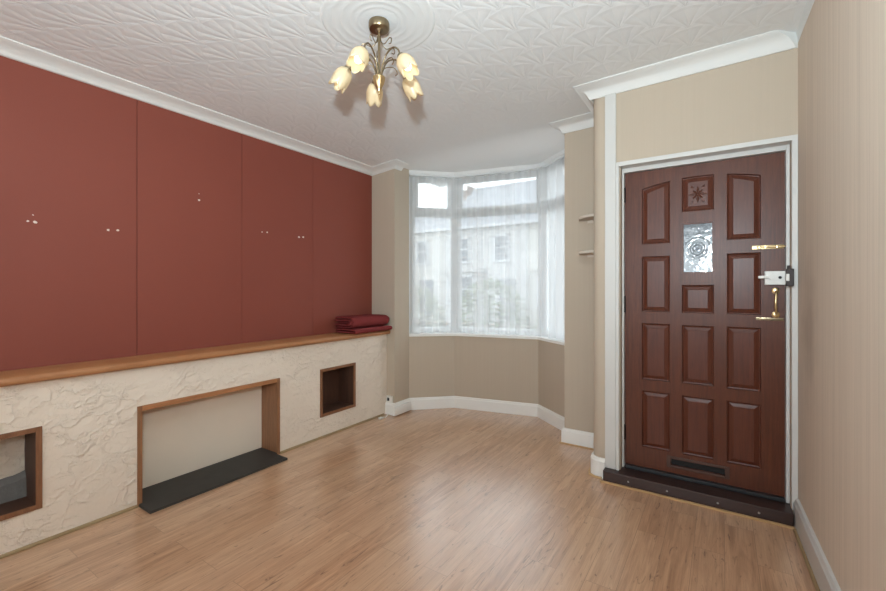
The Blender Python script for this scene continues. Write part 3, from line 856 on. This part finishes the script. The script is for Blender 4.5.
fine = resample(path, .004); n = len(fine)
net = tag(bpy.data.objects.new('net_curtain', None), 'sheer white net curtain hanging in soft folds round the bay window', 'curtain'); COL.objects.link(net); net.location = (-1.95, 3.9, .8)
bm = bmesh.new(); uvl = bm.loops.layers.uv.new('UVMap'); rows = []
zz = [.800 + (2.468 - .800) * k / 14 for k in range(15)]
ph = 0; phs = []
for i in range(n):
    wl = .085 + .065 * (noise.noise(Vector((i * .004 * 2.3, 5, 0))) + .6); ph += .004 / max(.028, wl) * 2 * PI; phs.append(ph)
for i, p_ in enumerate(fine):
    a, b = fine[max(i - 1, 0)], fine[min(i + 1, n - 1)]; t_ = (b - a).normalized(); nn = Vector((-t_.y, t_.x)); col_ = []
    am = .014 + .012 * (noise.noise(Vector((i * .004 * 3, 1, 0))) + .5)
    for k, z in enumerate(zz):
        kk = 1 - .35 * k / 14
        d = am * kk * math.sin(phs[i] + .5 * noise.noise(Vector((i * .012, z * .8, 2)))) + .006 * noise.noise(Vector((i * .02, z * 1.5, 9)))
        sl = .006 * math.sin(phs[i] * 2) * kk
        q = p_ + nn * d + t_ * sl
        col_.append(bm.verts.new((q.x, q.y, z)))
    rows.append(col_)
for i in range(n - 1):
    for k in range(14):
        f_ = bm.faces.new((rows[i][k], rows[i + 1][k], rows[i + 1][k + 1], rows[i][k + 1]))
        for lp_, (ii, kk) in zip(f_.loops, ((i, k), (i + 1, k), (i + 1, k + 1), (i, k + 1))): lp_[uvl].uv = (ii * .004, zz[kk])
obj('net_cloth', bm, M_net, net, smooth=True)
bm = bmesh.new()
P2 = resample(path, .02)
for k_, (a, b) in enumerate(zip(P2, P2[1:])): pass
left = []; right = []
for i, p_ in enumerate(P2):
    a, b = P2[max(i - 1, 0)], P2[min(i + 1, len(P2) - 1)]; t_ = (b - a).normalized(); nn = Vector((-t_.y, t_.x))
    left.append(p_ - nn * .030); right.append(p_ + nn * .012)
prof = [[bm.verts.new((q.x, q.y, z)) for q, z in ((l, 2.472), (l, 2.500), (l * .7 + r_ * .3, 2.508), (r_, 2.508), (r_, 2.472))] for l, r_ in zip(left, right)]
for a, b in zip(prof, prof[1:]):
    for k in range(5): bm.faces.new((a[k], a[(k + 1) % 5], b[(k + 1) % 5], b[k]))
bm.faces.new(prof[0]); bm.faces.new(prof[-1][::-1])
tag(obj('curtain_rail', bm, M_upvc, smooth=40, origin=(-1.95, 3.9, 2.47)), 'white curved curtain rail under the ceiling of the bay', 'curtain rail')

# ------------------------------------------------------------------ ceiling rose and chandelier
CX, CY = -1.44, 1.585; CZ = ceil0(CX, CY)
bm = bmesh.new(); prof = [(.004, .0045), (.09, .0045), (.10, .003), (.105, .0045), (.112, .003), (.135, .003), (.142, .0045), (.150, .003), (.180, .003), (.187, .0045), (.195, .003), (.225, .003), (.233, .0045), (.242, .0025), (.265, .002), (.273, .0035), (.282, .0015), (.29, -.004)]
rings = []
for r_, h in prof:
    ring = []
    for k in range(72):
        a = 2 * PI * k / 72; rad_ = r_ * (1 + (.012 * math.cos(a * 12) if .2 < r_ < .28 else 0)); x, y = CX + rad_ * math.cos(a), CY + rad_ * math.sin(a)
        ring.append(bm.verts.new((x, y, ceil0(x, y) - h)))
    rings.append(ring)
for a, b in zip(rings, rings[1:]):
    for k in range(72): bm.faces.new((a[k], a[(k + 1) % 72], b[(k + 1) % 72], b[k]))
bm.faces.new(rings[0])
tag(obj('ceiling_rose', bm, M_rose, smooth=True, origin=(CX, CY, CZ)), 'shallow round white ceiling rose with rings above the chandelier', 'ceiling rose')

ch = thing('chandelier', 'antique brass five-arm chandelier with lit cream tulip shades under the ceiling rose', 'chandelier', (CX, CY, CZ))
def W(*p): return tuple(Vector((CX, CY, CZ)) + Vector(p))
bm = bmesh.new(); lathe(bm, [(0, -.006), (.05, -.006), (.052, -.014), (.052, -.036), (.048, -.043), (.020, -.046), (.012, -.056), (0, -.056)], W(0, 0, 0), 40); obj('canopy', bm, M_antique, ch, smooth=35)
bm = bmesh.new(); tube(bm, [W(0, 0, -.05), W(0, 0, -.30)], .0065, 14); obj('stem', bm, M_antique, ch, smooth=True)
bm = bmesh.new(); lathe(bm, [(0, -0.271), (0.012, -0.272), (0.024, -0.276), (0.031, -0.284), (0.03, -0.298), (0.024, -0.318), (0.014, -0.339), (0.006, -0.352), (0.0055, -0.358), (0.0075, -0.363), (0.006, -0.369), (0, -0.372)], W(0, 0, 0), 32); obj('bowl', bm, M_brass, ch, smooth=40)
# one arm with its shade and bulb, along local +x
bm = bmesh.new()
tube(bm, catmull([W(.012, 0, -.276), W(.022, 0, -.240), (W(.040, 0, -.200)), W(.068, 0, -.175), W(.102, 0, -.168), W(.132, 0, -.188), W(.148, 0, -.224)], 8), .0042, 10)
tube(bm, catmull([W(.010, 0, -.274), W(.026, 0, -.235), W(.058, 0, -.215), W(.088, 0, -.213), W(.104, 0, -.235), W(.092, 0, -.249)], 8), .0026, 8)
tube(bm, catmull([W(.007, 0, -.075), W(.016, 0, -.110), W(.040, 0, -.128), W(.072, 0, -.112), W(.088, 0, -.120), W(.084, 0, -.140), W(.070, 0, -.138)], 8), .0024, 8)
TILT = math.radians(34); neck = Vector(W(.148, 0, -.222)); RT = Matrix.Rotation(-TILT, 4, 'Y')   # axis points down and outwards
lathe(bm, [(0, .006), (.010, .006), (.017, -.002), (.020, -.016), (.018, -.026), (0, -.026)], neck, 20, RT)
arm0 = obj('arm', bm, M_antique, ch, smooth=40)
bm = bmesh.new(); seg = 60
prof = [(.012, -.020), (.022, -.022), (.034, -.032), (.0415, -.049), (.0450, -.069), (.0445, -.089), (.0420, -.107), (.0410, -.122)]
rings = []
for kk, (r_, z) in enumerate(prof):
    ring = []
    for k in range(seg):
        a = 2 * PI * k / seg; lobe = math.cos(5 * a); tt_ = max(0, (kk - 3) / 4)
        z2 = z + (-.024 * abs(math.cos(2.5 * a)) ** .8 + .012) * tt_ ** 1.6; r2 = r_ * (1 + .05 * lobe * tt_)
        ring.append(bm.verts.new(neck + (RT @ Vector((r2 * math.cos(a), r2 * math.sin(a), z2)))))
    rings.append(ring)
for a, b in zip(rings, rings[1:]):
    for k in range(seg): bm.faces.new((a[k], a[(k + 1) % seg], b[(k + 1) % seg], b[k]))
shade0 = obj('tulip_shade', bm, M_shade, arm0, smooth=True)
sm = shade0.modifiers.new('wall', 'SOLIDIFY'); sm.thickness = .003
bm = bmesh.new(); lathe(bm, [(0, -.026), (.012, -.028), (.013, -.045), (.019, -.062), (.021, -.078), (.016, -.096), (.006, -.108), (0, -.110)], neck, 20, RT)
bulb0 = obj('bulb', bm, M_bulb, arm0, smooth=True)
for k in range(5):
    if k == 0: a = arm0
    else:
        a = arm0.copy(); COL.objects.link(a); a.parent = ch
        for src in (shade0, bulb0):
            c_ = src.copy(); COL.objects.link(c_); c_.parent = a
    a.rotation_euler = (0, 0, math.radians(-33.6 + 29 + 72 * k))

# ------------------------------------------------------------------ the street outside
struct(obj('ground_street', boxes((-40, 30, 10.2, 18.0, -.62, -.55)), M_road))
struct(obj('ground_front_garden', boxes((-40, 30, 4.35, 8.2, -.7, -.35)), M_pave))
struct(obj('ground_pavement', boxes((-40, 30, 8.2, 10.2, -.7, -.47), (-40, 30, 18.0, 30, -.7, -.47)), M_pave))
tag(obj('garden_wall', boxes((-14, 4, 7.75, 7.97, -.35, .45), (-14, 4, 7.71, 8.01, .45, .52)), M_brick, origin=(-5, 7.86, -.35)), 'low brick front garden wall seen through the net curtain', 'garden wall')
def leafy(name, label, cx, cy, z0, rx, ry, h, nleaf, mat, seed, cat):
    rnd_ = random.Random(seed); r = thing(name, label, cat, (cx, cy, z0))
    b = bmesh.new()
    for _ in range(nleaf):
        u = rnd_.uniform(0, 2 * PI); w = rnd_.uniform(-.95, 1); k = math.sqrt(1 - w * w) * rnd_.uniform(.75, 1.05)
        p_ = Vector((cx + rx * k * math.cos(u), cy + ry * k * math.sin(u), z0 + h * (.55 + .45 * w) + rnd_.uniform(-.05, .05)))
        s_ = rnd_.uniform(.035, .07); Mx = Matrix.Rotation(rnd_.uniform(0, 6.28), 3, 'Z') @ Matrix.Rotation(rnd_.uniform(0, 3.1), 3, 'X')
        vs = [b.verts.new(p_ + Mx @ Vector(q)) for q in ((-s_, 0, 0), (0, -s_ * .45, .01), (s_, 0, 0), (0, s_ * .45, .01))]
        b.faces.new(vs)
    obj('foliage', b, mat, r)
    b = bmesh.new()
    for k in range(5):
        a = k * 1.26; tube(b, [(cx + .05 * math.cos(a), cy + .05 * math.sin(a), z0), (cx + rx * .4 * math.cos(a), cy + ry * .4 * math.sin(a), z0 + h * .5), (cx + rx * .7 * math.cos(a), cy + ry * .7 * math.sin(a), z0 + h * .85)], [.025, .018, .008], 6)
    obj('stem', b, M_bark, r)
leafy('garden_shrub', 'rounded green shrub behind the middle window pane', -3.55, 6.9, -.35, .75, .5, 1.75, 1500, M_leaf, 1, 'shrub')
leafy('garden_shrub', 'pale leafy shrub behind the narrow window pane at the plaster wall side', -5.35, 6.9, -.35, .75, .5, 1.65, 1300, M_leaf2, 2, 'shrub')
leafy('garden_shrub', 'low green shrub at the foot of the middle window pane', -2.0, 6.6, -.35, .6, .5, 1.35, 1100, M_leaf, 3, 'shrub')
# terraced houses opposite
def house(x0, w, mat, label, y=19.5, eaves=4.55, ridge=6.5):
    r = thing('terraced_house', label, 'house', (x0 + w / 2, y, -.47), 'terraced houses opposite')
    wl = obj('front_wall', boxes((x0, x0 + w, y, y + 7, -.47, eaves)), mat, r)
    bm = bmesh.new(); vs = [bm.verts.new((x, yy, z)) for x in (x0, x0 + w) for yy, z in ((y - .25, eaves - .05), (y + 3.5, ridge), (y + 7.2, eaves - .05))]
    for q_ in ((0, 1, 4, 3), (1, 2, 5, 4), (0, 3, 5, 2), (0, 2, 1), (3, 4, 5)): bm.faces.new([vs[k] for k in q_])
    obj('roof', bm, M_roof, r)
    cb = boxes((x0 + w - .55, x0 + w - .05, y + 3.0, y + 4.1, ridge - .6, ridge + .75), (x0 + w - .6, x0 + w, y + 2.95, y + 4.15, ridge + .75, ridge + .85))
    for k in range(3): cyl(cb, (x0 + w - .3, y + 3.25 + k * .3, ridge + .85), (x0 + w - .3, y + 3.25 + k * .3, ridge + 1.15), .1, 10)
    obj('chimney', cb, M_brick, r)
    def win(a, b, z0, z1, yy):
        f_ = obj('window', boxes((a, a + .09, yy - .06, yy, z0, z1), (b - .09, b, yy - .06, yy, z0, z1), (a, b, yy - .06, yy, z1 - .09, z1), (a - .05, b + .05, yy - .1, yy, z0 - .1, z0), (a, b, yy - .05, yy, (z0 + z1) / 2 - .03, (z0 + z1) / 2 + .03)), M_hframe, r)
        obj('pane', boxes((a + .09, b - .09, yy - .03, yy - .01, z0, z1 - .09)), M_winglass, f_)
    win(x0 + .7, x0 + 1.7, 2.7, 4.0, y); win(x0 + w - 1.9, x0 + w - 1.0, 2.7, 4.0, y)
    by = y - .7
    obj('bay', boxes((x0 + .5, x0 + 2.5, by, y + .1, -.47, 2.1), (x0 + .35, x0 + 2.65, by - .12, y + .1, 2.1, 2.28)), mat, r)
    win(x0 + .7, x0 + 2.3, .5, 1.95, by)
    obj('front_door', boxes((x0 + w - 1.6, x0 + w - .7, y - .04, y, -.3, 1.75)), M_fdoor, r)
    obj('gutter', boxes((x0, x0 + w, y - .33, y - .2, eaves - .12, eaves)), M_hframe, r)
house(-22.9, 5.0, M_render2, 'grey rendered terraced house opposite, farthest along the street')
house(-17.9, 5.0, M_render, 'cream terraced house opposite seen through the narrow bay pane')
house(-12.9, 5.0, M_render2, 'grey rendered terraced house opposite, behind the middle window pane', ridge=7.5)
house(-7.9, 5.0, M_render, 'cream terraced house opposite at the door side of the middle pane', ridge=7.5)
house(-2.9, 5.0, M_render2, 'grey rendered terraced house opposite the front door')
house(2.1, 5.0, M_render, 'cream terraced house opposite, beyond the front door')

# ------------------------------------------------------------------ light
w = bpy.data.worlds.new('overcast'); scene.world = w; w.use_nodes = True
nt = w.node_tree; bg = nt.nodes['Background']
tc = nt.nodes.new('ShaderNodeTexCoord'); sp = nt.nodes.new('ShaderNodeSeparateXYZ'); rp = nt.nodes.new('ShaderNodeValToRGB')
nt.links.new(tc.outputs['Generated'], sp.inputs[0]); nt.links.new(sp.outputs[2], rp.inputs[0]); nt.links.new(rp.outputs[0], bg.inputs[0])
rp.color_ramp.elements[0].position = 0; rp.color_ramp.elements[0].color = (.90, .955, .985, 1); rp.color_ramp.elements[1].position = .8; rp.color_ramp.elements[1].color = (.86, .92, 1, 1)
bg.inputs[1].default_value = 3.9

def area(name, loc, direction, sx, sy, power, col=(1, 1, 1), spread=None):
    l = bpy.data.lights.new(name, 'AREA'); l.shape = 'RECTANGLE'; l.size = sx; l.size_y = sy; l.energy = power; l.color = col
    if spread: l.spread = math.radians(spread)
    o = bpy.data.objects.new(name, l); COL.objects.link(o); o.location = loc
    o.rotation_euler = Vector(direction).to_track_quat('-Z', 'Y').to_euler(); return o
area('rear_fill', (-1.35, YB - .05, 1.5), (.1, 1, .5), 2.1, 1.45, 5, (.84, .965, 1.01))  # added fill lamp in the unseen rear opening
area('photographers_flash', (.02, -.12, 1.64), (-.4, 1, 1.15), .08, .08, 60, (.815, .965, 1.04))
area('flash_side_fill', (0, -.12, 1.64), (-.9, 1, .9), .08, .08, 10, (.815, .965, 1.04), 130)  # added fill beside the flash, aimed further left

# ------------------------------------------------------------------ camera
cam = bpy.data.cameras.new('camera'); co = bpy.data.objects.new('camera', cam); COL.objects.link(co); scene.camera = co
F = 420.0
cam.sensor_fit = 'HORIZONTAL'; cam.sensor_width = 36; cam.lens = 36 * F / 886; cam.clip_start = .02; cam.clip_end = 200
cam.shift_y = -(295.5 - 288.0) / 886
co.location = (0, 0, 1.28); co.rotation_euler = (PI / 2, 0, math.atan(279 / 420))
scene.view_settings.view_transform = 'Standard'; scene.view_settings.look = 'None'; scene.view_settings.gamma = 1; scene.view_settings.exposure = 0.1
scene.view_settings.use_curve_mapping = False
cy = scene.cycles
cy.use_denoising = True; cy.max_bounces = 10; cy.diffuse_bounces = 6; cy.transparent_max_bounces = 24; cy.transmission_bounces = 8
cy.caustics_reflective = False; cy.caustics_refractive = False; cy.sample_clamp_indirect = 6
